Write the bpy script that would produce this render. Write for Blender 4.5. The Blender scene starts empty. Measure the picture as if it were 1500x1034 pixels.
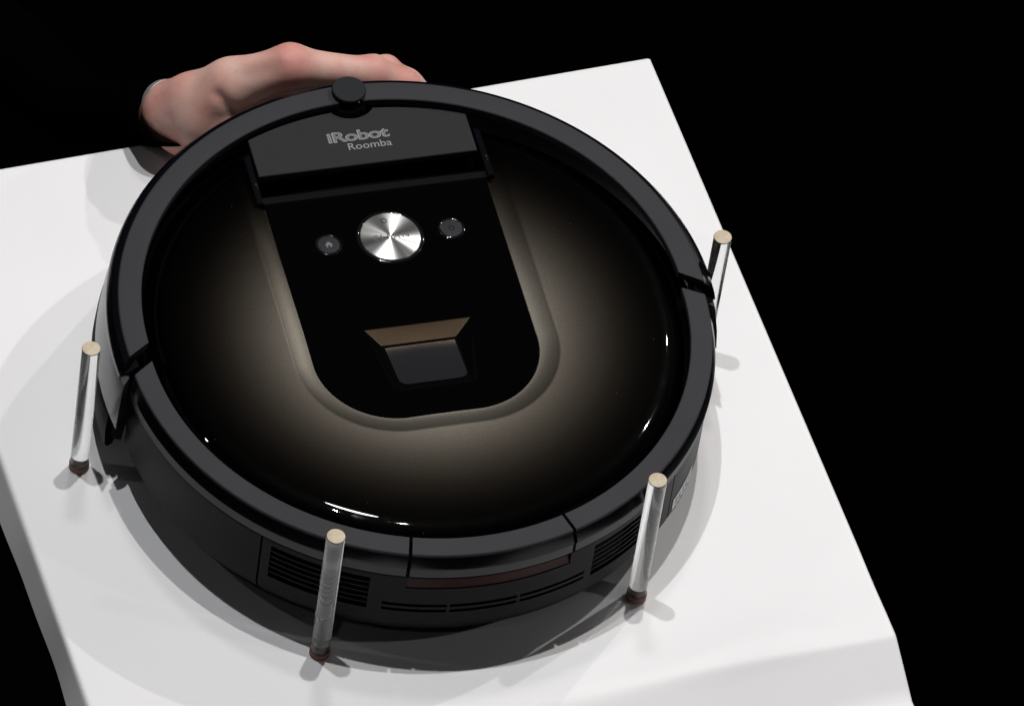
import bpy, bmesh, math, random
import numpy as np
from mathutils import Vector, Matrix, Quaternion

random.seed(4); np.random.seed(4)
SC = bpy.context.scene
COL = SC.collection
R = math.radians

# ------------------------------------------------------------------ camera (long lens, about 4.8 m away)
cam_d = bpy.data.cameras.new('camera')
cam_d.sensor_width = 36.0; cam_d.sensor_fit = 'HORIZONTAL'
cam_d.lens = 12548.95 / 1500.0 * 36.0
cam_d.clip_start = 0.1; cam_d.clip_end = 200.0
cam = bpy.data.objects.new('camera', cam_d); COL.objects.link(cam)
CAM = Vector((0.05518469, -3.13980026, 3.79729779))
RT = Vector((0.98686433, 0.1234636, 0.10418992))
UP = Vector((-0.16155123, 0.75419929, 0.6364626))
FW = Vector((0.0, 0.64493424, -0.76423807))
m = Matrix((RT, UP, -FW)).transposed().to_4x4(); m.translation = CAM
cam.matrix_world = m
SC.camera = cam

# ------------------------------------------------------------------ dark hall, no sky
w = bpy.data.worlds.new('World'); SC.world = w; w.use_nodes = True
bg = w.node_tree.nodes['Background']
bg.inputs['Color'].default_value = (0.6, 0.7, 1.0, 1); bg.inputs['Strength'].default_value = 0.0004

# ------------------------------------------------------------------ stage spotlights (name, position, watts, colour, cone deg, radius)
LIGHTS = [
    ('stage_spot_rear',      (0.146, 0.52, 4.90), 335, (1.0, 0.975, 0.95), 40, 0.030),
    ('stage_spot_overhead',  (-0.58, 0.20, 4.45), 266, (0.97, 0.98, 1.0), 40, 0.030),
    ('stage_spot_far',       (2.70, 2.80, 4.30), 260, (1.0, 0.98, 0.97), 40, 0.035),
    ('stage_spot_deep',      (2.20, 4.25, 4.00), 230, (1.0, 0.97, 0.94), 40, 0.035),
    ('stage_spot_back',      (-0.3, 1.5, 4.80), 115, (1.0, 0.98, 0.97), 40, 0.20),
    ('stage_spot_side',      (3.4, -0.5, 3.00), 40, (1.0, 0.97, 0.95), 40, 0.06),
    ('stage_spot_front',     (-0.6, -3.2, 4.60), 9, (0.97, 0.98, 1.0), 40, 0.10),
    ('stage_spot_wing',      (-3.4, -0.2, 3.50), 20, (0.97, 0.98, 1.0), 40, 0.05),
]
for nm, loc, watt, colr, cone, rad in LIGHTS:
    ld = bpy.data.lights.new(nm, 'SPOT'); ld.energy = watt; ld.color = colr
    ld.spot_size = R(cone); ld.spot_blend = 0.4; ld.shadow_soft_size = rad
    lo = bpy.data.objects.new(nm, ld); COL.objects.link(lo)
    lo.location = loc
    lo.rotation_euler = (Vector((0, 0, 0.04)) - Vector(loc)).to_track_quat('-Z', 'Y').to_euler()

SC.view_settings.view_transform = 'Standard'; SC.view_settings.look = 'None'
SC.view_settings.exposure = 0.0; SC.view_settings.gamma = 1.0
SC.view_settings.use_curve_mapping = False
SC.render.engine = 'CYCLES'
SC.cycles.max_bounces = 14; SC.cycles.transmission_bounces = 12; SC.cycles.glossy_bounces = 6
SC.cycles.diffuse_bounces = 5
SC.cycles.sample_clamp_indirect = 4.0
SC.cycles.caustics_reflective = True; SC.cycles.caustics_refractive = True
SC.cycles.blur_glossy = 0.4
SC.cycles.use_denoising = True

# ------------------------------------------------------------------ materials
def new_mat(name):
    mt = bpy.data.materials.new(name); mt.use_nodes = True
    return mt, mt.node_tree, mt.node_tree.nodes['Principled BSDF']

def node(nt, typ, **kw):
    n = nt.nodes.new(typ)
    for k, v in kw.items(): setattr(n, k, v)
    return n

def plain(name, col, rough=0.5, metal=0.0, spec=0.5, coat=0.0, coat_r=0.03, grain=0.0, gscale=1500.0, bump=0.0, smudge=0.0, smscale=14.0):
    mt, nt, b = new_mat(name)
    b.inputs['Base Color'].default_value = (*col, 1); b.inputs['Roughness'].default_value = rough
    b.inputs['Metallic'].default_value = metal; b.inputs['Specular IOR Level'].default_value = spec
    b.inputs['Coat Weight'].default_value = coat; b.inputs['Coat Roughness'].default_value = coat_r
    tc = node(nt, 'ShaderNodeTexCoord')
    if grain or bump:
        nz = node(nt, 'ShaderNodeTexNoise'); nz.inputs['Scale'].default_value = gscale; nz.inputs['Detail'].default_value = 2
        nt.links.new(tc.outputs['Object'], nz.inputs['Vector'])
        if grain:
            mx = node(nt, 'ShaderNodeMix', data_type='RGBA', blend_type='MULTIPLY'); mx.inputs[0].default_value = 1.0
            rp = node(nt, 'ShaderNodeMapRange'); rp.inputs[1].default_value = 0.3; rp.inputs[2].default_value = 0.7
            rp.inputs[3].default_value = 1 - grain; rp.inputs[4].default_value = 1 + grain
            nt.links.new(nz.outputs['Fac'], rp.inputs[0])
            mx.inputs[6].default_value = (*col, 1)
            nt.links.new(rp.outputs[0], mx.inputs[7]); nt.links.new(mx.outputs[2], b.inputs['Base Color'])
        if bump:
            bp = node(nt, 'ShaderNodeBump'); bp.inputs['Strength'].default_value = bump; bp.inputs['Distance'].default_value = 0.0003
            nt.links.new(nz.outputs['Fac'], bp.inputs['Height']); nt.links.new(bp.outputs[0], b.inputs['Normal'])
    if smudge:
        n2 = node(nt, 'ShaderNodeTexNoise'); n2.inputs['Scale'].default_value = smscale; n2.inputs['Detail'].default_value = 5
        nt.links.new(tc.outputs['Object'], n2.inputs['Vector'])
        r2 = node(nt, 'ShaderNodeMapRange'); r2.inputs[1].default_value = 0.35; r2.inputs[2].default_value = 0.7
        r2.inputs[3].default_value = rough; r2.inputs[4].default_value = rough + smudge
        nt.links.new(n2.outputs['Fac'], r2.inputs[0]); nt.links.new(r2.outputs[0], b.inputs['Roughness'])
    return mt

M = {}
M['trim'] = plain('satin_charcoal_plastic', (0.030, 0.030, 0.0345), 0.6, spec=0.2, grain=0.16, gscale=2600, bump=0.12, smudge=0.1)
M['plate'] = plain('matte_graphite_plastic', (0.0145, 0.015, 0.0168), 0.6, spec=0.2, grain=0.14, gscale=2600, bump=0.12)
M['bezel'] = plain('gloss_black_bezel', (0.0025, 0.0025, 0.004), 0.16, spec=0.35, smudge=0.06)
M['cove'] = plain('soft_grey_band', (0.022, 0.023, 0.024), 0.42, spec=0.35, grain=0.12, gscale=2000)
M['wall'] = plain('dark_wall_plastic', (0.0030, 0.0030, 0.0036), 0.42, spec=0.09, grain=0.15, gscale=1800, bump=0.08, smudge=0.08)
M['bumper_wall'] = plain('bumper_wall_plastic', (0.035, 0.036, 0.037), 0.22, spec=0.9, smudge=0.06)
M['rubber'] = plain('black_rubber', (0.0035, 0.0035, 0.004), 0.6, spec=0.1)
M['slat'] = plain('black_slat_plastic', (0.004, 0.004, 0.0045), 0.5, spec=0.12)
M['inner'] = plain('black_cavity_plastic', (0.002, 0.002, 0.002), 1.0, spec=0.0)
M['panel'] = plain('piano_black_panel', (0.0012, 0.0012, 0.0015), 0.04, spec=0.5, smudge=0.02)
M['ridge'] = plain('satin_black_ridge', (0.0025, 0.0025, 0.003), 0.4, spec=0.08)
M['knobcap'] = plain('matte_black_cap', (0.010, 0.011, 0.013), 0.6, spec=0.2, grain=0.1, gscale=2500)
M['knobside'] = plain('smoked_gloss_plastic', (0.006, 0.006, 0.006), 0.05, spec=0.9)
M['smallbtn'] = plain('grey_translucent_button', (0.026, 0.026, 0.030), 0.6, spec=0.1, grain=0.1, gscale=3000)
M['print'] = plain('silver_print', (0.25, 0.25, 0.245), 0.5, spec=0.2, grain=0.1, gscale=3000)
M['print_dark'] = plain('dark_silver_print', (0.085, 0.085, 0.09), 0.4)
M['icon'] = plain('grey_icon_print', (0.13, 0.13, 0.135), 0.45)
M['emboss'] = plain('button_engraving', (0.10, 0.10, 0.10), 0.6, metal=0.2)
M['bronze'] = plain('bronze_recess', (0.62, 0.44, 0.28), 0.34, metal=0.82, grain=0.05, gscale=900, bump=0.1)
M['window'] = plain('smoked_camera_window', (0.012, 0.012, 0.015), 0.3, spec=0.5)
M['red'] = plain('dark_red_lens', (0.058, 0.014, 0.013), 0.35, spec=0.25)
M['clip'] = plain('polished_pin', (0.5, 0.5, 0.5), 0.15, metal=1.0)
M['pad'] = plain('brown_adhesive_pad', (0.15, 0.058, 0.042), 0.6, grain=0.2, gscale=600)
M['base_bounce'] = plain('white_bounce_disc', (0.8, 0.79, 0.77), 0.5)  # white disc added to brighten the rod's base from within
M['rodtop'] = plain('painted_rod_light', (0.52, 0.43, 0.31), 0.5, grain=0.10, gscale=420)  # cream colour stands for light seen inside the clear rod
M['plinth'] = plain('black_plinth_paint', (0.03, 0.03, 0.032), 0.6)
M['cloth'] = plain('black_suit_cloth', (0.0007, 0.0007, 0.0008), 1.0, spec=0.0)
M['steel'] = plain('brushed_watch_steel', (0.55, 0.55, 0.54), 0.3, metal=0.5)
M['watch_dial'] = plain('dark_watch_dial', (0.02, 0.02, 0.025), 0.2)

# acrylic rod
mt, nt, b = new_mat('clear_acrylic')
b.inputs['Base Color'].default_value = (0.97, 0.985, 0.98, 1); b.inputs['Roughness'].default_value = 0.012
b.inputs['Transmission Weight'].default_value = 1.0; b.inputs['IOR'].default_value = 1.49
M['acrylic'] = mt

# white sheet
mt, nt, b = new_mat('white_glossy_sheet')
b.inputs['Roughness'].default_value = 0.42; b.inputs['Specular IOR Level'].default_value = 0.4
tc = node(nt, 'ShaderNodeTexCoord'); nz = node(nt, 'ShaderNodeTexNoise'); nz.inputs['Scale'].default_value = 6; nz.inputs['Detail'].default_value = 5
nt.links.new(tc.outputs['Object'], nz.inputs['Vector'])
cr = node(nt, 'ShaderNodeValToRGB')
cr.color_ramp.elements[0].position = 0.3; cr.color_ramp.elements[0].color = (0.775, 0.772, 0.778, 1)
cr.color_ramp.elements[1].position = 0.7; cr.color_ramp.elements[1].color = (0.82, 0.815, 0.82, 1)
nt.links.new(nz.outputs['Fac'], cr.inputs[0]); nt.links.new(cr.outputs[0], b.inputs['Base Color'])
n2 = node(nt, 'ShaderNodeTexNoise'); n2.inputs['Scale'].default_value = 300; n2.inputs['Detail'].default_value = 3
nt.links.new(tc.outputs['Object'], n2.inputs['Vector'])
bp = node(nt, 'ShaderNodeBump'); bp.inputs['Strength'].default_value = 0.05; bp.inputs['Distance'].default_value = 0.0004
nt.links.new(n2.outputs['Fac'], bp.inputs['Height']); nt.links.new(bp.outputs[0], b.inputs['Normal'])
n4 = node(nt, 'ShaderNodeTexNoise'); n4.inputs['Scale'].default_value = 70; n4.inputs['Detail'].default_value = 6; n4.inputs['Roughness'].default_value = 0.75
mp = node(nt, 'ShaderNodeMapping'); mp.inputs['Scale'].default_value = (1.0, 0.25, 1.0); mp.inputs['Rotation'].default_value = (0, 0, 0.6)
nt.links.new(tc.outputs['Object'], mp.inputs[0]); nt.links.new(mp.outputs[0], n4.inputs['Vector'])
r4 = node(nt, 'ShaderNodeMapRange'); r4.inputs[1].default_value = 0.66; r4.inputs[2].default_value = 0.82; r4.inputs[3].default_value = 1.0; r4.inputs[4].default_value = 0.93
nt.links.new(n4.outputs['Fac'], r4.inputs[0])
m4 = node(nt, 'ShaderNodeMix', data_type='RGBA', blend_type='MULTIPLY'); m4.inputs[0].default_value = 1
nt.links.new(cr.outputs[0], m4.inputs[6]); nt.links.new(r4.outputs[0], m4.inputs[7]); nt.links.new(m4.outputs[2], b.inputs['Base Color'])
M['sheet'] = mt

# lid lacquer: bronze fading to black with the distance from the lid's centre
mt, nt, b = new_mat('bronze_fade_lacquer')
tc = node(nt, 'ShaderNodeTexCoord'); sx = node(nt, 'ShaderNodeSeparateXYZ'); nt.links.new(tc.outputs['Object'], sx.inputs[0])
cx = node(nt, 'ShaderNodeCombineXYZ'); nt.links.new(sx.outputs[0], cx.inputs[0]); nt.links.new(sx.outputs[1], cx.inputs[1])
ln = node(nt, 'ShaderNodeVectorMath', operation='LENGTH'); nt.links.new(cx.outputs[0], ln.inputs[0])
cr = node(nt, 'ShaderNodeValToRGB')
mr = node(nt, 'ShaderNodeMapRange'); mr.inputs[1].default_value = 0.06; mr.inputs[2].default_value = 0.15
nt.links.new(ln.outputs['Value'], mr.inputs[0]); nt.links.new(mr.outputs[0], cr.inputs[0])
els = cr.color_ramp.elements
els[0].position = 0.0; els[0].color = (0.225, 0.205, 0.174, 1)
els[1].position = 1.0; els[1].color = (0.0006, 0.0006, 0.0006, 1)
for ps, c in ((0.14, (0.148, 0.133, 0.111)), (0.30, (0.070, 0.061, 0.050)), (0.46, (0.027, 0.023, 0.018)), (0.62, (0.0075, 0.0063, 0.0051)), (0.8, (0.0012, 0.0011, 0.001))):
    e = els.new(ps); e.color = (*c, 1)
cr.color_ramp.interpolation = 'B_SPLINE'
fl = node(nt, 'ShaderNodeTexNoise'); fl.inputs['Scale'].default_value = 2200; fl.inputs['Detail'].default_value = 2
nt.links.new(tc.outputs['Object'], fl.inputs['Vector'])
fr = node(nt, 'ShaderNodeMapRange'); fr.inputs[1].default_value = 0.3; fr.inputs[2].default_value = 0.7; fr.inputs[3].default_value = 0.78; fr.inputs[4].default_value = 1.22
nt.links.new(fl.outputs['Fac'], fr.inputs[0])
mx = node(nt, 'ShaderNodeMix', data_type='RGBA', blend_type='MULTIPLY'); mx.inputs[0].default_value = 1
nt.links.new(cr.outputs[0], mx.inputs[6]); nt.links.new(fr.outputs[0], mx.inputs[7])
vo = node(nt, 'ShaderNodeTexVoronoi'); vo.inputs['Scale'].default_value = 190; nt.links.new(tc.outputs['Object'], vo.inputs['Vector'])
lt = node(nt, 'ShaderNodeMath', operation='LESS_THAN'); lt.inputs[1].default_value = 0.075; nt.links.new(vo.outputs['Distance'], lt.inputs[0])
sc_ = node(nt, 'ShaderNodeSeparateColor'); nt.links.new(vo.outputs['Color'], sc_.inputs[0])
gt = node(nt, 'ShaderNodeMath', operation='GREATER_THAN'); gt.inputs[1].default_value = 0.86; nt.links.new(sc_.outputs[0], gt.inputs[0])
ml = node(nt, 'ShaderNodeMath', operation='MULTIPLY'); nt.links.new(lt.outputs[0], ml.inputs[0]); nt.links.new(gt.outputs[0], ml.inputs[1])
m2 = node(nt, 'ShaderNodeMath', operation='MULTIPLY'); m2.inputs[1].default_value = 0.16; nt.links.new(ml.outputs[0], m2.inputs[0])
dm = node(nt, 'ShaderNodeMix', data_type='RGBA'); nt.links.new(m2.outputs[0], dm.inputs[0]); nt.links.new(mx.outputs[2], dm.inputs[6]); dm.inputs[7].default_value = (0.16, 0.16, 0.165, 1)
nt.links.new(dm.outputs[2], b.inputs['Base Color'])
b.inputs['Metallic'].default_value = 0.75; b.inputs['Roughness'].default_value = 0.43; b.inputs['Specular IOR Level'].default_value = 0.0
b.inputs['Coat Weight'].default_value = 1.0; b.inputs['Coat Roughness'].default_value = 0.02
sm = node(nt, 'ShaderNodeTexNoise'); sm.inputs['Scale'].default_value = 22; sm.inputs['Detail'].default_value = 6; sm.inputs['Distortion'].default_value = 1.5
nt.links.new(tc.outputs['Object'], sm.inputs['Vector'])
sr = node(nt, 'ShaderNodeMapRange'); sr.inputs[1].default_value = 0.45; sr.inputs[2].default_value = 0.75; sr.inputs[3].default_value = 0.012; sr.inputs[4].default_value = 0.09
nt.links.new(sm.outputs['Fac'], sr.inputs[0]); nt.links.new(sr.outputs[0], b.inputs['Coat Roughness'])
M['lid'] = mt

# turned metal button: circular grooves, so the reflections fan out from the centre
mt, nt, b = new_mat('turned_aluminium')
b.inputs['Metallic'].default_value = 1.0; b.inputs['Roughness'].default_value = 0.34; b.inputs['Base Color'].default_value = (0.78, 0.78, 0.77, 1)
b.inputs['Anisotropic'].default_value = 0.93; b.inputs['Anisotropic Rotation'].default_value = 0.25
tg = node(nt, 'ShaderNodeTangent', direction_type='RADIAL', axis='Z'); nt.links.new(tg.outputs[0], b.inputs['Tangent'])
tc = node(nt, 'ShaderNodeTexCoord'); ln = node(nt, 'ShaderNodeVectorMath', operation='LENGTH'); nt.links.new(tc.outputs['Object'], ln.inputs[0])
gz = node(nt, 'ShaderNodeTexNoise', noise_dimensions='1D'); gz.inputs['Scale'].default_value = 4000; gz.inputs['Detail'].default_value = 2
nt.links.new(ln.outputs['Value'], gz.inputs['W'])
gr = node(nt, 'ShaderNodeMapRange'); gr.inputs[3].default_value = 0.28; gr.inputs[4].default_value = 0.42
nt.links.new(gz.outputs['Fac'], gr.inputs[0]); nt.links.new(gr.outputs[0], b.inputs['Roughness'])
M['button'] = mt

# printed sticker
mt, nt, b = new_mat('white_sticker_print')
b.inputs['Base Color'].default_value = (0.86, 0.86, 0.84, 1); b.inputs['Roughness'].default_value = 0.5
M['sticker'] = mt
M['sticker_ink'] = plain('sticker_grey_ink', (0.22, 0.22, 0.225), 0.5)

# skin
mt, nt, b = new_mat('skin')
tc = node(nt, 'ShaderNodeTexCoord')
nz = node(nt, 'ShaderNodeTexNoise'); nz.inputs['Scale'].default_value = 34; nz.inputs['Detail'].default_value = 4; nt.links.new(tc.outputs['Object'], nz.inputs['Vector'])
cr = node(nt, 'ShaderNodeValToRGB'); nt.links.new(nz.outputs['Fac'], cr.inputs[0])
e = cr.color_ramp.elements
e[0].position = 0.36; e[0].color = (0.58, 0.265, 0.225, 1); e[1].position = 0.66; e[1].color = (0.64, 0.415, 0.350, 1)
e2 = e.new(0.5); e2.color = (0.61, 0.34, 0.287, 1)
nt.links.new(cr.outputs[0], b.inputs['Base Color'])
b.inputs['Roughness'].default_value = 0.52; b.inputs['Specular IOR Level'].default_value = 0.35
b.inputs['Subsurface Weight'].default_value = 0.25; b.inputs['Subsurface Radius'].default_value = (1.0, 0.35, 0.2); b.inputs['Subsurface Scale'].default_value = 0.006
wv = node(nt, 'ShaderNodeTexVoronoi', feature='DISTANCE_TO_EDGE'); wv.inputs['Scale'].default_value = 760; nt.links.new(tc.outputs['Object'], wv.inputs['Vector'])
n3 = node(nt, 'ShaderNodeTexNoise'); n3.inputs['Scale'].default_value = 150; n3.inputs['Detail'].default_value = 4; nt.links.new(tc.outputs['Object'], n3.inputs['Vector'])
ad = node(nt, 'ShaderNodeMath', operation='ADD'); nt.links.new(wv.outputs[0], ad.inputs[0]); nt.links.new(n3.outputs['Fac'], ad.inputs[1])
bp = node(nt, 'ShaderNodeBump'); bp.inputs['Strength'].default_value = 0.20; bp.inputs['Distance'].default_value = 0.0006
nt.links.new(ad.outputs[0], bp.inputs['Height']); nt.links.new(bp.outputs[0], b.inputs['Normal'])
M['skin'] = mt

# ------------------------------------------------------------------ helpers
def obj(name, verts, faces, mat, parent=None, sharp=35, loc=None, smooth=True):
    me = bpy.data.meshes.new(name)
    me.from_pydata([tuple(v) for v in verts], [], [tuple(f) for f in faces])
    bm = bmesh.new(); bm.from_mesh(me)
    bmesh.ops.remove_doubles(bm, verts=bm.verts, dist=1e-7)
    bmesh.ops.recalc_face_normals(bm, faces=bm.faces); bm.to_mesh(me); bm.free()
    if smooth:
        me.polygons.foreach_set('use_smooth', [True] * len(me.polygons))
        me.set_sharp_from_angle(angle=R(sharp))
    me.materials.append(M[mat])
    o = bpy.data.objects.new(name, me); COL.objects.link(o)
    if parent: o.parent = parent
    if loc: o.location = loc
    return o

def thing(name, label, cat, loc=(0, 0, 0), rz=0.0, group=None):
    o = bpy.data.objects.new(name, None); COL.objects.link(o); o.empty_display_size = 0.02
    o.location = loc; o.rotation_euler = (0, 0, rz); o['label'] = label; o['category'] = cat
    if group: o['group'] = group
    return o

def arc(profile, a0, a1, n, skew=0.0, rref=0.156, skew0=None, skew1=None):
    """closed (r, z) profile swept from angle a0 to a1 (degrees); the ends may be cut on a slant."""
    V, F = [], []; k = len(profile); full = abs(abs(a1 - a0) - 360) < 1e-6
    s0 = skew if skew0 is None else skew0; s1 = skew if skew1 is None else skew1
    N = n if full else n + 1
    for i in range(N):
        t = i / n
        for r, z in profile:
            a = R(a0 + (a1 - a0) * t + (s0 * (1 - t) ** 6 + s1 * t ** 6) * (r - rref))
            V.append((r * math.cos(a), r * math.sin(a), z))
    for i in range(n):
        for j in range(k):
            a, b_ = i * k + j, i * k + (j + 1) % k
            c, d = ((i + 1) % N) * k + (j + 1) % k, ((i + 1) % N) * k + j
            F.append((a, b_, c, d))
    if not full:
        F.append(tuple(range(k))[::-1]); F.append(tuple((N - 1) * k + j for j in range(k)))
    return V, F

def lathe(profile, n=64, cx=0, cy=0):
    """open profile from the axis (or a ring) turned round a vertical axis."""
    V, F = [], []; k = len(profile)
    for i in range(n):
        a = 2 * math.pi * i / n
        for r, z in profile: V.append((cx + r * math.cos(a), cy + r * math.sin(a), z))
    for i in range(n):
        for j in range(k - 1):
            F.append((i * k + j, ((i + 1) % n) * k + j, ((i + 1) % n) * k + j + 1, i * k + j + 1))
    return V, F

def prism(outline, z0, z1, bev=0.0005):
    """extruded outline with a small chamfer on its upper rim."""
    n = len(outline); P = [Vector(p) for p in outline]
    area = sum(P[i].x * P[(i + 1) % n].y - P[(i + 1) % n].x * P[i].y for i in range(n))
    if area < 0: P.reverse()
    ins = []
    for i in range(n):
        d1 = (P[i] - P[i - 1]).normalized(); d2 = (P[(i + 1) % n] - P[i]).normalized()
        nrm = Vector((-d1.y - d2.y, d1.x + d2.x))
        if nrm.length > 1e-6: nrm.normalize()
        ins.append(P[i] + nrm * bev)
    V = [(p.x, p.y, z0) for p in P] + [(p.x, p.y, z1 - bev) for p in P] + [(p.x, p.y, z1) for p in ins]
    F = []
    for s in (0, n):
        for i in range(n): F.append((s + i, s + (i + 1) % n, s + n + (i + 1) % n, s + n + i))
    F.append(tuple(range(2 * n, 3 * n))); F.append(tuple(range(n))[::-1])
    return V, F

def text_mesh(body, width, height, offset=0.0, spacing=1.0, shear=0.0):
    cu = bpy.data.curves.new('lettering', 'FONT'); cu.body = body; cu.offset = offset; cu.space_character = spacing; cu.shear = shear
    cu.resolution_u = 4; cu.align_x = 'LEFT'
    to = bpy.data.objects.new('lettering_source', cu); COL.objects.link(to)
    dg = bpy.context.evaluated_depsgraph_get()
    me = bpy.data.meshes.new_from_object(to.evaluated_get(dg))
    V = np.array([v.co[:] for v in me.vertices]); F = [tuple(p.vertices) for p in me.polygons]
    bpy.data.objects.remove(to); bpy.data.curves.remove(cu); bpy.data.meshes.remove(me)
    lo, hi = V.min(0), V.max(0)
    V[:, 0] = (V[:, 0] - lo[0]) / (hi[0] - lo[0]) * width
    V[:, 1] = (V[:, 1] - lo[1]) / (hi[1] - lo[1]) * height
    return V, F

def smooth01(t):
    t = np.clip(t, 0, 1); return t * t * (3 - 2 * t)

# ------------------------------------------------------------------ white pedestal (block under a white sheet)
TY = 0.4342353
TX0, TX1, TY0, TY1 = -0.231, 0.227, -0.2113, 0.2346
ped = thing('pedestal', 'white sheet covered display pedestal the robot vacuum stands on', 'pedestal', (0, 0, 0), TY)
def sheet():
    us = [TX0 - d for d in np.linspace(0.024, 0.004, 12)] + [TX0 - 0.002, TX0 - 0.0005, TX0 + 0.001] + list(np.linspace(TX0 + 0.005, TX1 - 0.005, 110)) + \
         [TX1 - 0.001, TX1 + 0.0005, TX1 + 0.002] + [TX1 + d for d in np.linspace(0.004, 0.040, 8)]
    vs = [TY0 - d for d in np.linspace(0.36, 0.03, 40)] + list(np.linspace(TY0 - 0.026, TY0 + 0.02, 24)) + list(np.linspace(TY0 + 0.024, TY1 - 0.005, 100)) + \
         [TY1 - 0.001, TY1 + 0.0005, TY1 + 0.002] + [TY1 + d for d in np.linspace(0.004, 0.040, 8)]
    V, F = [], []
    def fold(over, r):      # soft fold: returns horizontal keep, drop
        if over <= 0: return 0, 0
        if over < r * math.pi / 2:
            a = over / r; return r * math.sin(a), r * (1 - math.cos(a))
        return r, r + over - r * math.pi / 2
    for v in vs:
        for u in us:
            x, y, z = u, v, 0.0
            # front apron: slopes away by 28 degrees, the crease is soft in the middle and crisp at the corner
            ov = TY0 - v
            soft = 0.0014 + 0.010 * math.exp(-((u + 0.02) / 0.10) ** 2)
            s = math.log1p(math.exp(min(ov / soft * 2.2, 60))) * soft / 2.2
            ang = R(28) * min(1, max(0, s / (ov + 0.02)) if ov > -0.02 else 0)
            drop = s * math.sin(R(26)); y = v + (s - s * math.cos(R(26))) if ov > -0.05 else v
            z -= drop
            # a shallow dent along the crease near the right corner
            z += 0.0026 * math.exp(-((u - 0.14) / 0.05) ** 2 - ((v - TY0 - 0.012) / 0.012) ** 2)
            z -= 0.0022 * math.exp(-((u - 0.15) / 0.07) ** 2 - ((v - TY0 - 0.04) / 0.018) ** 2)
            if u < TX0:
                k, d = fold(TX0 - u, 0.002)
                wob = 0.0008 * math.sin(v * 27 + 0.6) + 0.0004 * math.sin(v * 83 + 2) - 0.0012 * math.exp(-((v + 0.10) / 0.03) ** 2)
                x = TX0 - k - 0.28 * d - wob * min(1, d / 0.03); z -= d * (0.95 + 0.02 * math.sin(v * 19 + 1))
            elif u > TX1:
                k, d = fold(u - TX1, 0.002); x = TX1 + k; z -= d
            if v > TY1:
                k, d = fold(v - TY1, 0.002); y = TY1 + k; z -= d
            V.append((x, y, z))
    n = len(us)
    for j in range(len(vs) - 1):
        for i in range(n - 1):
            a = j * n + i; F.append((a, a + 1, a + n + 1, a + n))
    return V, F
V, F = sheet()
obj('cover_sheet', V, F, 'sheet', ped, sharp=80)
def box(x0, x1, y0, y1, z0, z1):
    V = [(x, y, z) for z in (z0, z1) for y in (y0, y1) for x in (x0, x1)]
    return V, [(0, 2, 3, 1), (4, 5, 7, 6), (0, 1, 5, 4), (2, 6, 7, 3), (0, 4, 6, 2), (1, 3, 7, 5)]
V, F = box(TX0 + 0.010, TX1 - 0.006, TY0 + 0.02, TY1 - 0.006, -1.0, -0.006)
obj('plinth', V, F, 'plinth', ped, smooth=False)

# ------------------------------------------------------------------ robot vacuum
H = 0.09
bot = thing('robot_vacuum', 'round black and bronze robot vacuum cleaner standing on the white pedestal', 'robot vacuum', (0, 0, 0), R(21.4))
def up(V, dz=H, dy=0.0): return [(x, y + dy, z + dz) for x, y, z in V]

# panel outline (a U): straight sides, big rounded lower corners
def u_outline(hw, top, bottom, rad, n=20):
    P = [(hw, top)]
    for i in range(n + 1):
        a = -math.pi / 2 * i / n; P.append((hw - rad + rad * math.cos(a), bottom + rad + rad * math.sin(a)))
    for i in range(n + 1):
        a = -math.pi / 2 - math.pi / 2 * i / n; P.append((-hw + rad + rad * math.cos(a), bottom + rad + rad * math.sin(a)))
    P.append((-hw, top)); return P
HW, PB, PR = 0.066, -0.0645, 0.046
def sd_u(x, y):
    # signed distance to the U, open towards +y
    ax = np.abs(x); qx = ax - (HW - PR); qy = (PB + PR) - y
    out = np.hypot(np.maximum(qx, 0), np.maximum(qy, 0)) - PR
    return np.where((qx > 0) & (qy > 0), out, np.maximum(qx, qy) - PR)

def lid_edge(s_): return 0.1535 + 0.0085 * np.maximum(s_, 0)
def lid_height(x, y):
    r = np.hypot(x, y); r = r * 0.1535 / lid_edge(y / np.maximum(r, 1e-6))
    z = 0.0010 - 0.0055 * (r / 0.15) ** 2 - 0.0062 * np.clip((r - 0.139) / 0.0148, 0, 1) ** 2.2
    sd = sd_u(x, y)
    fade = 1 - 0.6 * smooth01((y - 0.06) / 0.05)
    t = np.clip(sd / 0.0112, 0, 1)
    z = z - 0.0034 * fade * (1 - t ** 1.5) * smooth01((1 - t) * 14)
    z = np.where(sd < -0.0014, z - 0.018 * smooth01((-sd - 0.0014) / 0.0014), z)
    well = smooth01((0.0686 - np.abs(x)) / 0.0014) * smooth01((y - 0.100) / 0.0012)
    return z * (1 - well) + (-0.0165) * well
nr, na = 150, 420
V, F = [], []
rs = np.concatenate([np.linspace(0.002, 0.06, 20), np.linspace(0.0608, 0.1535, nr - 20)])
for r in rs:
    for i in range(na):
        a = 2 * math.pi * i / na; q_ = r * (1 + (lid_edge(math.sin(a)) / 0.1535 - 1) * max(0, (r - 0.1) / 0.0535)); V.append((q_ * math.cos(a), q_ * math.sin(a), 0))
Va = np.array(V); Va[:, 2] = lid_height(Va[:, 0], Va[:, 1]) + H
V = [tuple(v) for v in Va]
for j in range(nr - 1):
    for i in range(na): F.append((j * na + i, j * na + (i + 1) % na, (j + 1) * na + (i + 1) % na, (j + 1) * na + i))
base_i = len(V)
for i in range(na):
    a = 2 * math.pi * i / na; q_ = lid_edge(math.sin(a)); V.append((q_ * math.cos(a), q_ * math.sin(a), H - 0.02))
for i in range(na): F.append(((nr - 1) * na + i, (nr - 1) * na + (i + 1) % na, base_i + (i + 1) % na, base_i + i))
F.append(tuple(range(na))[::-1])
lid = obj('lid', V, F, 'lid', bot, sharp=60); lid['label'] = 'glossy lid painted bronze that fades to black'

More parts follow.
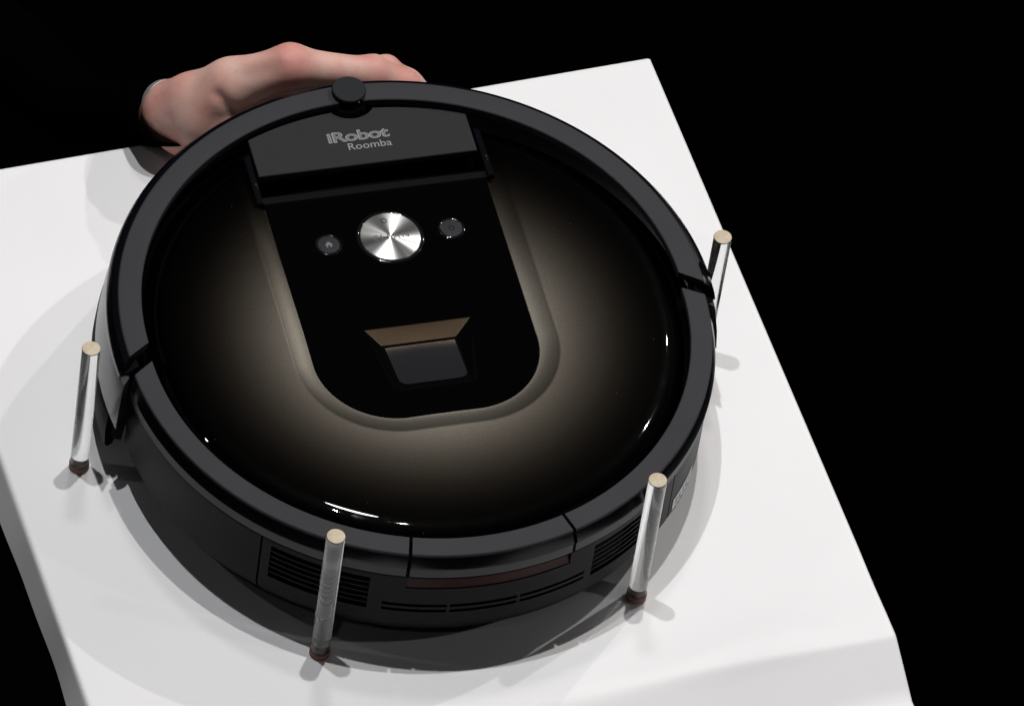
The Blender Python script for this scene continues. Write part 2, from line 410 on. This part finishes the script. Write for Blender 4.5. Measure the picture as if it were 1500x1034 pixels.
# control panel with a hole for the camera recess
def panel():
    out = u_outline(HW - 0.0002, 0.1010, PB + 0.0002, PR, 64)
    hole = [(0.0315, 0.0015), (0.0250, -0.0420), (0.0215, -0.0450), (-0.0215, -0.0450), (-0.0250, -0.0420), (-0.0315, 0.0015)]
    bm = bmesh.new()
    def loop(pts, z): return [bm.verts.new((x, y, z)) for x, y in pts]
    zt = H - 0.0030; bv = 0.0006
    n = len(out); P = [Vector(p) for p in out]; P.reverse()
    ins = []
    for i in range(n):
        d1 = (P[i] - P[i - 1]).normalized(); d2 = (P[(i + 1) % n] - P[i]).normalized()
        nn = Vector((-d1.y - d2.y, d1.x + d2.x)).normalized(); ins.append(P[i] + nn * bv)
    lo = loop([p[:] for p in P], zt - 0.006); mid = loop([p[:] for p in P], zt - bv); top = loop([p[:] for p in ins], zt)
    ht = loop(hole, zt)
    for A, B in ((lo, mid), (mid, top)):
        for i in range(n): bm.faces.new((A[i], A[(i + 1) % n], B[(i + 1) % n], B[i]))
    es = []
    for L_ in (top, ht):
        for i in range(len(L_)):
            e_ = bm.edges.get((L_[i], L_[(i + 1) % len(L_)])) or bm.edges.new((L_[i], L_[(i + 1) % len(L_)])); es.append(e_)
    bmesh.ops.triangle_fill(bm, use_beauty=True, use_dissolve=False, edges=es)
    V = [v.co[:] for v in bm.verts]; bm.verts.index_update(); F = [[v.index for v in f.verts] for f in bm.faces]; bm.free()
    return V, F, zt
V, F, ZP = panel()
pan = obj('control_panel', V, F, 'panel', bot, sharp=30); pan['label'] = 'gloss black control panel'
# camera recess: bronze slope, side walls, dark floor rising to the panel, smoked window
ZD = ZP - 0.0085
yb = -0.0045
V, F = [], []
for k in range(17):
    t = k / 8 - 1; bow = 0.0011 * (1 - t * t)
    V += [(0.0315 * t, 0.0015, ZP - 0.0002), (0.0270 * t, (0.0015 + yb) / 2 + bow, (ZP + ZD) / 2 - 0.0001 + bow * 0.4), (0.0225 * t, yb, ZD)]
for k in range(16):
    for q_ in (0, 1): F.append((3 * k + q_, 3 * k + 3 + q_, 3 * k + 4 + q_, 3 * k + 1 + q_))
br = obj('recess_slope', V, F, 'bronze', pan, sharp=80); br['label'] = 'bronze metallic slope of the camera recess'
for s in (-1, 1):
    V = [(s * 0.0315, 0.0015, ZP - 0.0002), (s * 0.0225, yb, ZD), (s * 0.0215, -0.0450, ZP - 0.0002), (s * 0.0250, -0.0420, ZP - 0.0002)]
    obj('recess_side', V, [(0, 1, 2, 3)], 'inner', pan, smooth=False)
V = [(-0.0225, yb, ZD), (0.0225, yb, ZD), (0.0215, -0.0450, ZP - 0.0002), (-0.0215, -0.0450, ZP - 0.0002)]
obj('recess_floor', V, [(0, 1, 2, 3)], 'inner', pan, smooth=False)
for s in (-1, 1):          # bright metal bars along the bronze slope's edges, thicker on the left
    a = Vector((s * 0.0312, 0.0012, ZP - 0.0001)); c = Vector((s * 0.0224, yb, ZD + 0.0003)); d = (c - a).normalized()
    e1 = d.cross(Vector((0, 1, 0))).normalized() * (0.00055 if s < 0 else 0.00032); e2 = d.cross(e1).normalized() * e1.length
    V = [p + e1 * math.cos(k * math.pi / 4) + e2 * math.sin(k * math.pi / 4) for p in (a, c) for k in range(8)]
    obj('recess_edge', V, [(k, (k + 1) % 8, 8 + (k + 1) % 8, 8 + k) for k in range(8)], 'clip', pan, sharp=80)
def floor_pt(x, y, off=0.0004):
    t = (yb - y) / (yb + 0.0450); return (x, y, ZD + (ZP - 0.0002 - ZD) * t + off)
wpts = [(-0.0205, -0.0075), (0.0205, -0.0075)]
for cx_, cy_, a0 in ((0.0150, -0.0355, 0), (-0.0150, -0.0355, -90)):
    for i in range(7):
        a = R(a0 - 15 * i); wpts.append((cx_ + 0.0050 * math.cos(a), cy_ + 0.0050 * math.sin(a)))
V = [floor_pt(x, y, 0.0007) for x, y in wpts] + [floor_pt(x, y, 0.0) for x, y in wpts]
n = len(wpts); F = [tuple(range(n))] + [(i, (i + 1) % n, n + (i + 1) % n, n + i) for i in range(n)]
obj('camera_window', V, F, 'window', pan, smooth=False)

# buttons
def button(name, x, y, r, mat, zt, label=None):
    prof = [(0.0001, zt), (r - 0.0005, zt), (r - 0.0001, zt - 0.0002), (r, zt - 0.0007), (r, zt - 0.004)]
    V, F = lathe(prof, 72); V = [(vx, vy, vz - zt) for vx, vy, vz in V]
    o = obj(name, V, F, mat, bot, loc=(x, y, zt)); 
    if label: o['label'] = label
    return o
def bezel_ring(x, y, r, w_, parent, zt):
    pr = [(r + w_ / 2 + w_ / 2 * math.cos(a), zt + 0.00055 * math.sin(a)) for a in [math.pi * i / 8 for i in range(9)]]
    V, F = lathe(pr, 72); o = obj('button_rim', V, F, 'knobside', parent, sharp=80); o.location = (0, 0, 0)
    return o
cb = button('clean_button', 0.0, 0.0664, 0.0174, 'button', ZP + 0.0012, 'round turned metal clean button')
bezel_ring(0, 0, 0.0175, 0.0022, cb, -0.0010)
V, F = text_mesh('CLEAN', 0.0215, 0.0040, 0.0, 1.25)
t = obj('lettering', V, F, 'emboss', cb, smooth=False); t.location = (-0.01075, -0.0022, 0.00008)
V, F = arc([(0.0013, 0), (0.0018, 0)], 0, 360, 24); o = obj('info_icon', V, F, 'print', cb, smooth=False); o.location = (-0.001, 0.0118, 0.00008)
sb1 = button('dock_button', -0.0364, 0.0662, 0.0064, 'smallbtn', ZP + 0.0008, 'small round button with a house icon')
bezel_ring(0, 0, 0.0065, 0.0014, sb1, -0.0006)
ic = [(-0.0024, -0.0003), (0.0, 0.0022), (0.0024, -0.0003), (0.0017, -0.0003), (0.0017, -0.0020), (0.0006, -0.0020), (0.0006, -0.0006), (-0.0006, -0.0006), (-0.0006, -0.0020), (-0.0017, -0.0020), (-0.0017, -0.0003)]
o = obj('house_icon', [(x, y, 0.0001) for x, y in ic], [tuple(range(len(ic)))], 'icon', sb1, smooth=False)
sb2 = button('spot_button', 0.0364, 0.0672, 0.0064, 'smallbtn', ZP + 0.0008, 'small round button with a faint ring icon')
bezel_ring(0, 0, 0.0065, 0.0014, sb2, -0.0006)
V, F = arc([(0.0012, 0.0001), (0.0016, 0.0001)], 0, 360, 24); obj('ring_icon', V, F, 'print_dark', sb2, smooth=False)

# handle plate with a half-round notch for the knob
pts = [(-0.065, 0.1203), (0.065, 0.1203)]
def arc_pts(a0, a1, n, r): return [(r * math.cos(R(a0 + (a1 - a0) * i / n)), r * math.sin(R(a0 + (a1 - a0) * i / n))) for i in range(n + 1)]
aL = math.degrees(math.acos(0.065 / 0.1622)); aN = math.degrees(math.acos(0.0145 / 0.1622))
pts += arc_pts(aL, aN, 20, 0.1622)
for i in range(1, 14):
    a = R(-25 - 130 * i / 14); pts.append((0.0150 * math.cos(a), 0.1700 + 0.0145 * math.sin(a)))
pts += [(-x, y) for x, y in reversed(arc_pts(aL, aN, 20, 0.1622))]
V, F = prism(pts, -0.0045, 0.0, 0.0005)
hp = obj('handle_plate', up(V), F, 'plate', bot, sharp=25); hp['label'] = 'matte graphite carry handle plate with the maker name'
V, F = text_mesh('iRobot', 0.0365, 0.0078, 0.030, 0.95, 0.0)
o = obj('lettering', V, F, 'print', hp, smooth=False); o.location = (-0.0192, 0.1384, H + 0.00012)
V, F = text_mesh('iRobot', 0.0352, 0.0064, -0.016, 1.04, 0.0)
o = obj('lettering', V, F, 'print_dark', hp, smooth=False); o.location = (-0.0185, 0.1391, H + 0.00022)
V, F = text_mesh('Roomba', 0.0258, 0.0050, 0.004)
o = obj('lettering', V, F, 'print', hp, smooth=False); o.location = (-0.0087, 0.1318, H + 0.00012)
# ridge bar between the handle well and the panel
V, F = prism([(-0.0672, 0.1012), (0.0672, 0.1012), (0.0672, 0.1075), (-0.0672, 0.1075)], -0.012, -0.0030, 0.0012)
obj('panel_ridge', up(V), F, 'ridge', bot, sharp=25)
for s in (-1, 1):
    V, F = lathe([(0.0001, 0.0011), (0.0008, 0.001), (0.0013, 0.0004), (0.0014, -0.003)], 16)
    o = obj('hinge_pin', V, F, 'clip', bot); o.location = (s * 0.0684, 0.1145, H + 0.0000)
    V, F = prism([(s * 0.0664, 0.1010), (s * 0.0704, 0.1010), (s * 0.0704, 0.1362), (s * 0.0664, 0.1385)], -0.012, -0.0007, 0.0006)
    obj('hinge_arm', up(V), F, 'bezel', bot, sharp=25)

# knob on the front rim (all-round infrared receiver)
V, F = lathe([(0.0108, -0.014), (0.0108, -0.0015), (0.0104, -0.0008), (0.0094, -0.0006), (0.0089, 0.0), (0.0089, 0.0050), (0.0091, 0.0056)], 64)
kn = obj('sensor_knob', up([(x, y + 0.1712, z) for x, y, z in V]), F, 'knobside', bot, sharp=30); kn['label'] = 'round black sensor knob on the front rim'
V, F = lathe([(0.0088, 0.0054), (0.0096, 0.0057), (0.0099, 0.0064), (0.0098, 0.0074), (0.0094, 0.0078), (0.0001, 0.0078)], 64)
obj('knob_cap', up([(x, y + 0.1712, z) for x, y, z in V]), F, 'knobcap', kn, sharp=40)

# rear ring: three trim segments (left, bin release, right), black bezel below, grey band below that
TRIM = [(0.1556, -0.0050), (0.1556, -0.0005), (0.1561, 0.0), (0.1674, 0.0), (0.1680, -0.0003), (0.1682, -0.0009), (0.1682, -0.0050)]
BEZ = [(0.1600, -0.0055), (0.1600, -0.0015), (0.1679, -0.0013), (0.1706, -0.0080), (0.1709, -0.0094), (0.1705, -0.0099), (0.1600, -0.0099)]
COVE = [(0.1600, -0.0178), (0.1600, -0.0100), (0.1698, -0.0100), (0.1703, -0.0104), (0.1703, -0.0172), (0.1698, -0.0178)]
SEGS = [(181.2, 254.3, 230, 0), (255.0, 287.2, 0, 0), (287.9, 360.2, 0, -200)]
for i, (a0, a1, k0, k1) in enumerate(SEGS):
    nm = 'bin_release' if i == 1 else 'rim_segment'
    n = max(20, int(abs(a1 - a0) * 1.2))
    V, F = arc(TRIM, a0, a1, n, skew0=k0, skew1=k1)
    sg = obj(nm, up(V), F, 'trim', bot, sharp=25)
    V, F = arc(BEZ, a0, a1, n, skew0=k0, skew1=k1); obj('bezel_band', up(V), F, 'bezel', sg, sharp=25)
    V, F = arc(COVE, a0, a1, n, skew0=k0, skew1=k1); obj('lower_band', up(V), F, 'cove', sg, sharp=25)

# rear side wall as a shell with real openings (vents, slots, seams)
def rwall(z):
    if z > -0.0195: return 0.1688
    if z > -0.0601: return 0.1694
    t = min(1, max(0, -0.062 - z) / 0.022); return 0.1682 - 0.023 * t ** 1.8
OPEN = []
zs = set([-0.0180, -0.0195, -0.0600, -0.0604, -0.062, -0.0645, -0.067, -0.070, -0.073, -0.076, -0.079, -0.082, -0.084])
as_ = set(np.linspace(183.5, 357.3, 300).round(3))
NL = 6
vz0, vz1 = -0.0232, -0.0502
for a0, a1 in ((227.9, 247.8), (293.0, 313.3)):
    OPEN.append((a0, a1, vz1, vz0)); as_ |= {a0, a1}
zs |= {vz0, vz1}
for a0, a1 in ((250.6, 263.0), (263.6, 276.8), (277.4, 291.4)):
    OPEN.append((a0, a1, -0.0450, -0.0426)); OPEN.append((a0, a1, -0.0496, -0.0472)); as_ |= {a0, a1}
zs |= {-0.0426, -0.0450, -0.0472, -0.0496}
for a in (225.6, 316.4):
    OPEN.append((a, a + 0.42, -0.084, -0.0195)); as_ |= {a, a + 0.42}
OPEN.append((254.6, 287.4, -0.0286, -0.0195)); as_ |= {254.6, 287.4}; zs |= {-0.0286}
as_ = sorted(as_); zs = sorted(zs, reverse=True)
V, F = [], []
for z in zs:
    for a in as_: V.append((rwall(z) * math.cos(R(a)), rwall(z) * math.sin(R(a)), z + H))
n = len(as_)
for j in range(len(zs) - 1):
    zm = (zs[j] + zs[j + 1]) / 2
    for i in range(n - 1):
        am = (as_[i] + as_[i + 1]) / 2
        if any(o_[0] < am < o_[1] and o_[2] < zm < o_[3] for o_ in OPEN): continue
        F.append((j * n + i, j * n + i + 1, (j + 1) * n + i + 1, (j + 1) * n + i))
side = obj('side_wall', V, F, 'wall', bot, smooth=False); side['label'] = 'dark plastic side wall with vents'
pl = side.data.polygons[0]
out_ = pl.normal.x * pl.center.x + pl.normal.y * pl.center.y > 0
md = side.modifiers.new('thickness', 'SOLIDIFY'); md.thickness = 0.0016; md.offset = -1 if out_ else 1
# louvre slats in the two vents
for a0, a1 in ((227.9, 247.8), (293.0, 313.3)):
    for k in range(1, NL):
        z = vz0 + (vz1 - vz0) * k / NL
        V, F = arc([(0.1668, z + 0.0016), (0.1690, z - 0.0001), (0.1690, z - 0.0009), (0.1668, z + 0.0005)], a0, a1, 24)
        obj('vent_slat', up(V), F, 'slat', side, sharp=25)
# red lens under the bin release
V, F = arc([(0.1640, -0.0290), (0.1640, -0.0196), (0.1662, -0.0196), (0.1688, -0.0285), (0.1680, -0.0290)], 254.7, 287.3, 30)
o = obj('bin_lens', up(V), F, 'red', side, sharp=25); o['label'] = 'dark red strip below the bin release'
# inner carcass (dark) : deck, drum, underside
V, F = lathe([(0.0001, -0.0168), (0.1540, -0.0168), (0.1635, -0.0140), (0.1645, -0.020), (0.1645, -0.066), (0.150, -0.080), (0.142, -0.0850), (0.0001, -0.0850)], 160)
obj('chassis', up(V), F, 'inner', bot, sharp=30)
for s in (-1, 1):
    V, F = lathe([(0.0001, 0.009), (0.028, 0.009), (0.032, 0.006), (0.032, -0.006), (0.028, -0.009), (0.0001, -0.009)], 40)
    V = [(s * 0.105 + z, x, y + 0.0322) for x, y, z in V]
    obj('wheel', V, F, 'rubber', bot, sharp=35)
V, F = lathe([(0.0001, 0.006), (0.010, 0.006), (0.0115, 0.004), (0.0115, -0.004), (0.010, -0.006), (0.0001, -0.006)], 24)
obj('caster', [(z, x + 0.12, y + 0.0117) for x, y, z in V], F, 'rubber', bot, sharp=35)

# sticker on the right rear wall
def on_wall(a, z, off): 
    r = rwall(z) + off; return (r * math.cos(R(a)), r * math.sin(R(a)), z + H)
def wall_patch(a0, a1, z0, z1, off, n=8, mn=6, skew=0.0):
    V, F = [], []
    for j in range(mn + 1):
        for i in range(n + 1):
            t = i / n; V.append(on_wall(a0 + (a1 - a0) * t + skew * (j / mn - .5), z0 + (z1 - z0) * j / mn, off))
    for j in range(mn):
        for i in range(n):
            a = j * (n + 1) + i; F.append((a, a + 1, a + n + 2, a + n + 1))
    return V, F
V, F = wall_patch(318.2, 328.0, -0.0478, -0.0680, 0.0003)
stk = obj('sticker', V, F, 'sticker', side, sharp=60); stk['label'] = 'small white printed sticker with two rows of marks'
V, F = [], []
for row in range(2):
    for c in range(5):
        a0 = 319.2 + c * 1.66; z0 = -0.0497 - row * 0.0090
        for (da0, da1, dz0, dz1) in ((.1, 1.0, -.0008, -.0017), (.1, .40, -.0008, -.0060), (.72, 1.0, -.0010 - .0014 * (c % 2), -.0060), (.1, 1.0, -.0030 - .0006 * (c % 3), -.0038 - .0006 * (c % 3)), (.1, .1 + .9 * ((c + row) % 2), -.0052, -.0060)):
            if da1 - da0 < 0.05: continue
            v, f = wall_patch(a0 + da0, a0 + da1, z0 + dz0, z0 + dz1, 0.00045, 1, 1); b0 = len(V); V += v; F += [tuple(i + b0 for i in q) for q in f]
obj('sticker_print', V, F, 'sticker_ink', stk, smooth=False)

# bumper: the front half, pushed forward on its springs, on its own centre
BDY, BDZ = 0.0090, 0.0040
bmp = bpy.data.objects.new('bumper', None); COL.objects.link(bmp); bmp.parent = bot; bmp.location = (0, BDY, BDZ)
bmp['label'] = 'front bumper, grey on top with a glossy dark side'
def bpart(nm, prof, mat, a0=-0.1, a1=180.7, k0=-230, k1=215, sharp=25, n=190):
    V, F = arc(prof, a0, a1, n, skew0=k0, skew1=k1); return obj(nm, up(V), F, mat, bmp, sharp=sharp)
bpart('bumper_top', TRIM[:4] + [(0.1684, -0.0002), (0.1690, -0.0008), (0.1690, -0.0050)], 'trim')
bpart('bumper_bezel', [(0.1600, -0.0060), (0.1600, -0.0016), (0.1686, -0.0012), (0.1722, -0.0026), (0.1748, -0.0062), (0.1756, -0.0100), (0.1756, -0.0120), (0.1700, -0.0120)], 'bezel')
bpart('bumper_wall', [(0.1700, -0.0121), (0.1748, -0.0121), (0.1756, -0.016), (0.1778, -0.030), (0.1790, -0.044), (0.1770, -0.0450), (0.1735, -0.0450)], 'bumper_wall', k1=330, k0=-330)
bpart('bumper_skirt', [(0.1725, -0.0440), (0.1782, -0.0440), (0.1798, -0.0470), (0.1805, -0.058), (0.1800, -0.070), (0.1780, -0.0735), (0.1745, -0.0740), (0.1725, -0.0700)], 'rubber', a1=181.0, k1=160, k0=-160)
# end lugs of the bumper (black, turn in towards the body)
for a0, a1 in ((-5.2, 1.5), (179.4, 184.6)):
    bpart('bumper_lug', [(0.1640, -0.0060), (0.1742, -0.0122), (0.1752, -0.030), (0.1765, -0.046), (0.1765, -0.066), (0.1700, -0.0700), (0.1660, -0.0400)], 'rubber', a0, a1, 0, 0, n=10)

# ------------------------------------------------------------------ acrylic rods round the robot
RL, RR = 0.1060, 0.0053
rods = [((-0.17790, -0.0712), 'clear acrylic rod beside the open end of the bumper, leftmost of the four'),
        ((-0.02440, -0.1758), 'clear acrylic rod in front of the left air vent, nearest of the four'),
        ((0.14700, -0.0990), 'clear acrylic rod in front of the air vent next to the white sticker'),
        ((0.16350, 0.08650), 'clear acrylic rod at the far right, half hidden behind the rim')]
for (x, y), lab in rods:
    rd = thing('acrylic_rod', lab, 'rod', (x, y, 0), random.random() * 6, 'clear acrylic rods around the robot')
    V, F = lathe([(0.0001, 0.0012), (RR - 0.0002, 0.0012), (RR, 0.0014), (RR, 0.0019), (RR, RL - 0.0010), (RR, RL - 0.0005), (RR - 0.0002, RL - 0.0003), (0.0001, RL - 0.0003)], 72)
    obj('shaft', V, F, 'acrylic', rd, sharp=20)
    V, F = lathe([(RR - 0.0004, RL - 0.0002), (RR - 0.00015, RL), (RR - 0.0006, RL + 0.0003), (0.0001, RL + 0.0003)], 48)
    obj('painted_light_end', V, F, 'rodtop', rd, sharp=40)  # opaque cap with the rod's inner light put into its colour
    V, F = lathe([(RR + 0.0001, 0.0004), (RR + 0.0005, 0.0004), (RR + 0.0005, 0.0045), (RR + 0.0001, 0.0049), (RR + 0.0001, 0.0004)], 40)
    obj('socket_rim', V, F, 'pad', rd, sharp=40)
    V, F = lathe([(0.0001, 0.0004), (RR - 0.0003, 0.0004), (RR - 0.0003, 0.0009), (0.0001, 0.0010)], 32)
    obj('bounce_disc', V, F, 'base_bounce', rd, sharp=40)  # added disc that bounces light up into the rod's base

# ------------------------------------------------------------------ the hand holding the far rim
def px(u, v, z):
    """point at height z seen at photo position (u, v): only used to read joint positions off the photograph."""
    d = FW + RT * ((u - 750) / 12548.95) - UP * ((v - 517) / 12548.95)
    z = z - 0.022 * min(1, max(0, (400 - u) / 140))          # the wrist lies further back, behind the stand's edge
    t = (z - CAM.z) / d.z; return np.array(CAM + d * t)
J = dict(
    w1=px(205, 166, 0.030), w2=px(252, 160, 0.058), w3=px(264, 184, 0.044),
    carp=px(282, 147, 0.068), mid=px(338, 123, 0.079),
    mc2=px(424, 96, 0.088), mc3=px(432, 103, 0.071), mc4=px(424, 110, 0.052), mc5=px(400, 122, 0.036),
    p2=px(546, 107, 0.075), p3=px(562, 109, 0.060), p4=px(556, 122, 0.044), p5=px(500, 132, 0.030),
    d2=px(592, 124, 0.064), d3=px(596, 123, 0.052), d4=px(596, 138, 0.036), d5=px(534, 146, 0.024),
    t2=px(624, 150, 0.053), t3=px(630, 148, 0.042), t4=px(628, 156, 0.030), t5=px(560, 158, 0.018),
    c1=px(292, 172, 0.060), m1=px(342, 182, 0.053), i1=px(394, 200, 0.036), e1=px(436, 196, 0.026),
    heel=px(280, 200, 0.038),
)
CAPS = [  # a, b, radius a, radius b
    ('w1', 'w2', .0095, .0138), ('w1', 'w3', .0095, .0128), ('w2', 'w3', .0136, .0128), ('w2', 'carp', .0138, .0138),
    ('w2', 'c1', .0135, .0138), ('w3', 'heel', .0125, .0110), ('carp', 'c1', .0120, .0125),
    ('carp', 'mid', .0138, .0140), ('mid', 'mc2', .0140, .0114), ('carp', 'mc3', .0130, .0110), ('w3', 'mc4', .0130, .0108), ('heel', 'mc5', .0120, .0100),
    ('mc2', 'p2', .0108, .0086), ('p2', 'd2', .0087, .0076), ('d2', 't2', .0075, .0063),
    ('mc3', 'p3', .0110, .0088), ('p3', 'd3', .0089, .0077), ('d3', 't3', .0076, .0063),
    ('mc4', 'p4', .0106, .0085), ('p4', 'd4', .0084, .0074), ('d4', 't4', .0073, .0061),
    ('mc5', 'p5', .0096, .0076), ('p5', 'd5', .0074, .0066), ('d5', 't5', .0065, .0055),
    ('c1', 'm1', .0138, .0110), ('m1', 'i1', .0110, .0098), ('i1', 'e1', .0097, .0072),
]
J['web1'] = (J['c1'] * .4 + J['m1'] * .6) + np.array([0, .006, -.002]); J['web2'] = J['mid'] * .45 + J['mc2'] * .55 + np.array([0, .010, -.012])
CAPS += [('web1', 'web2', .0060, .0060), ('c1', 'mid', .0090, .0100)]
lo = np.min(list(J.values()), axis=0) - 0.035; hi = np.max(list(J.values()), axis=0) + 0.035
STEP = 0.0016
dims = np.ceil((hi - lo) / STEP).astype(int)
gx, gy, gz = [lo[i] + STEP * np.arange(dims[i]) for i in range(3)]
G = np.stack(np.meshgrid(gx, gy, gz, indexing='ij'), -1).astype(np.float32)
acc = np.zeros(G.shape[:3], np.float32); KS = 380.0
def capsule(a, b, ra, rb):
    ba = (b - a).astype(np.float32); t = np.clip(((G - a.astype(np.float32)) @ ba) / (ba @ ba), 0, 1)
    return np.sqrt(((G - a.astype(np.float32) - t[..., None] * ba) ** 2).sum(-1)) - (ra + (rb - ra) * t)
for a, b_, ra, rb in CAPS:
    acc += np.exp(np.clip(-KS * capsule(J[a], J[b_], ra, rb), -40, 40))
SD = -np.log(np.maximum(acc, 1e-18)) / KS
# knuckle bumps, tendon and creases
def blob(c, r, amp):
    global SD
    SD = SD - amp * np.exp(-(((G - np.asarray(c, np.float32)) ** 2).sum(-1)) / (r * r))
blob(px(432, 72, 0.098), .011, .0009); blob(px(552, 90, 0.080), .006, .0016); blob(px(570, 90, 0.068), .0055, .0030)
blob(px(305, 160, 0.078), .012, .0018); blob(px(335, 130, 0.088), .014, -.0016);
def groove(a, b, r, amp):
    global SD
    SD = SD + amp * np.exp(-(capsule(np.asarray(a), np.asarray(b), 0.0, 0.0) / r) ** 2)
groove(px(322, 138, 0.084), px(352, 180, 0.066), .0040, .0028)      # edge of the thumb muscle
groove(px(268, 196, 0.056), px(250, 172, 0.070), .0022, .0010); groove(px(283, 206, 0.050), px(262, 178, 0.068), .0018, .0009)
for k in range(3):                                                  # skin folds over the finger joint
    groove(px(540 + 8 * k, 82, 0.082), px(544 + 8 * k, 108, 0.079), .0011, .0008)
groove(px(300, 108, 0.086), px(412, 84, 0.098), .003, -.0011)       # tendon
groove(px(306, 122, 0.084), px(396, 104, 0.094), .004, .0009)
groove(px(250, 140, 0.074), px(330, 112, 0.088), .0026, -.0008)
def surface_nets(S, lo, h):
    ins = S < 0
    nx, ny, nz_ = S.shape
    c = np.zeros((nx - 1, ny - 1, nz_ - 1), np.int8)
    offs = [(i, j, k) for i in (0, 1) for j in (0, 1) for k in (0, 1)]
    for i, j, k in offs: c += ins[i:nx - 1 + i, j:ny - 1 + j, k:nz_ - 1 + k]
    act = (c > 0) & (c < 8); ids = np.full(act.shape, -1, np.int64); cells = np.argwhere(act); ids[act] = np.arange(len(cells))
    P = np.zeros((len(cells), 3)); cnt = np.zeros(len(cells))
    for a in offs:
        for ax in range(3):
            if a[ax] == 1: continue
            b2 = list(a); b2[ax] = 1
            sa = S[tuple((cells + a).T)]; sb = S[tuple((cells + b2).T)]
            cross = (sa < 0) != (sb < 0); t = np.where(cross, sa / np.where(cross, sa - sb, 1), 0)
            pt = np.array(a, float) + np.zeros((len(cells), 3)); pt[:, ax] += t
            P[cross] += pt[cross]; cnt[cross] += 1
    P = (cells + P / cnt[:, None]) * h + lo
    F = []
    for ax in range(3):
        o1, o2 = [(1, 2), (2, 0), (0, 1)][ax]
        sl = [slice(None)] * 3; s2 = [slice(None)] * 3; sl[ax] = slice(0, -1); s2[ax] = slice(1, None)
        cr_ = np.argwhere(ins[tuple(sl)] != ins[tuple(s2)])
        ok = np.all(cr_ > 0, 1) & (cr_[:, o1] < act.shape[o1]) & (cr_[:, o2] < act.shape[o2]); cr_ = cr_[ok]
        d1 = np.zeros(3, int); d1[o1] = 1; d2 = np.zeros(3, int); d2[o2] = 1
        q = np.stack([ids[tuple((cr_ - d).T)] for d in (0 * d1, d1, d1 + d2, d2)], 1)
        fl_ = ins[tuple(cr_.T)]; q[~fl_] = q[~fl_][:, ::-1]
        F += q[np.all(q >= 0, 1)].tolist()
    return P, F
P, F = surface_nets(SD, lo, STEP)
person = obj('person', P, F, 'skin', None, sharp=180)
md = person.modifiers.new('smooth', 'SMOOTH'); md.iterations = 4; md.factor = 0.5
person['label'] = 'person in a black sleeve whose bare hand grips the far rim of the robot'; person['category'] = 'person'

# sleeve: a black tube running off to the left, cuff open towards the hand
def tube(pts, rads, n=40, squash=1.0, wr=0.0):
    V, F = [], []
    for i, p in enumerate(pts):
        d = Vector(pts[min(i + 1, len(pts) - 1)] - pts[max(i - 1, 0)]).normalized()
        s = d.cross(Vector((0, 0, 1))).normalized(); u2 = s.cross(d)
        for j in range(n):
            a = 2 * math.pi * j / n
            rr = rads[i] * (1 + wr * math.sin(3 * a + i * 0.9) * math.sin(i * 1.7))
            V.append(tuple(Vector(p) + s * rr * math.cos(a) + u2 * rr * squash * math.sin(a)))
    for i in range(len(pts) - 1):
        for j in range(n): F.append((i * n + j, i * n + (j + 1) % n, (i + 1) * n + (j + 1) % n, (i + 1) * n + j))
    return V, F
s0 = px(250, 167, 0.051); s1 = px(120, 164, -0.07); s2 = px(-60, 130, -0.20) + np.array([0, 0.05, 0])
path = [s0 + (s1 - s0) * t for t in np.linspace(0, 1, 7)] + [s1 + (s2 - s1) * t for t in np.linspace(0.15, 1, 9)]
rad = [0.0235, 0.0235, 0.0235, 0.0215, 0.0225, 0.0235, 0.0245] + list(np.linspace(0.0255, 0.036, 9))
V, F = tube(path, rad, squash=0.80, wr=0.03)
axis_ = Vector(s1 - s0).normalized()
upc = UP - axis_ * UP.dot(axis_)
V = [tuple(Vector(v) + (axis_ * ((0.70 if upc.dot(Vector(v) - Vector(s0)) < 0 else 0.30) * upc.dot(Vector(v) - Vector(s0))) if k < 40 else axis_ * (0.45 * upc.dot(Vector(v) - Vector(path[1]))) if k < 80 else Vector((0, 0, 0)))) for k, v in enumerate(V)]
sl = obj('sleeve', V, F, 'cloth', person, sharp=80)
md = sl.modifiers.new('thickness', 'SOLIDIFY'); md.thickness = 0.002
# steel watch peeping out of the cuff
wd = Vector(s0 - s1).normalized(); wc = Vector(px(246, 154, 0.056))
wt = bpy.data.objects.new('wristwatch', None); COL.objects.link(wt); wt.parent = person; wt['label'] = 'steel watch half under the cuff'
q = Vector((0, 0, 1)).rotation_difference(wd)
V, F = arc([(0.0136, -0.0040), (0.0152, -0.0035), (0.0152, 0.0035), (0.0136, 0.0040)], 0, 360, 60)
o = obj('band', [wc + q @ Vector(v) for v in V], F, 'steel', wt, sharp=30)

print('verts', sum(len(o.data.vertices) for o in SC.objects if o.type == 'MESH'))
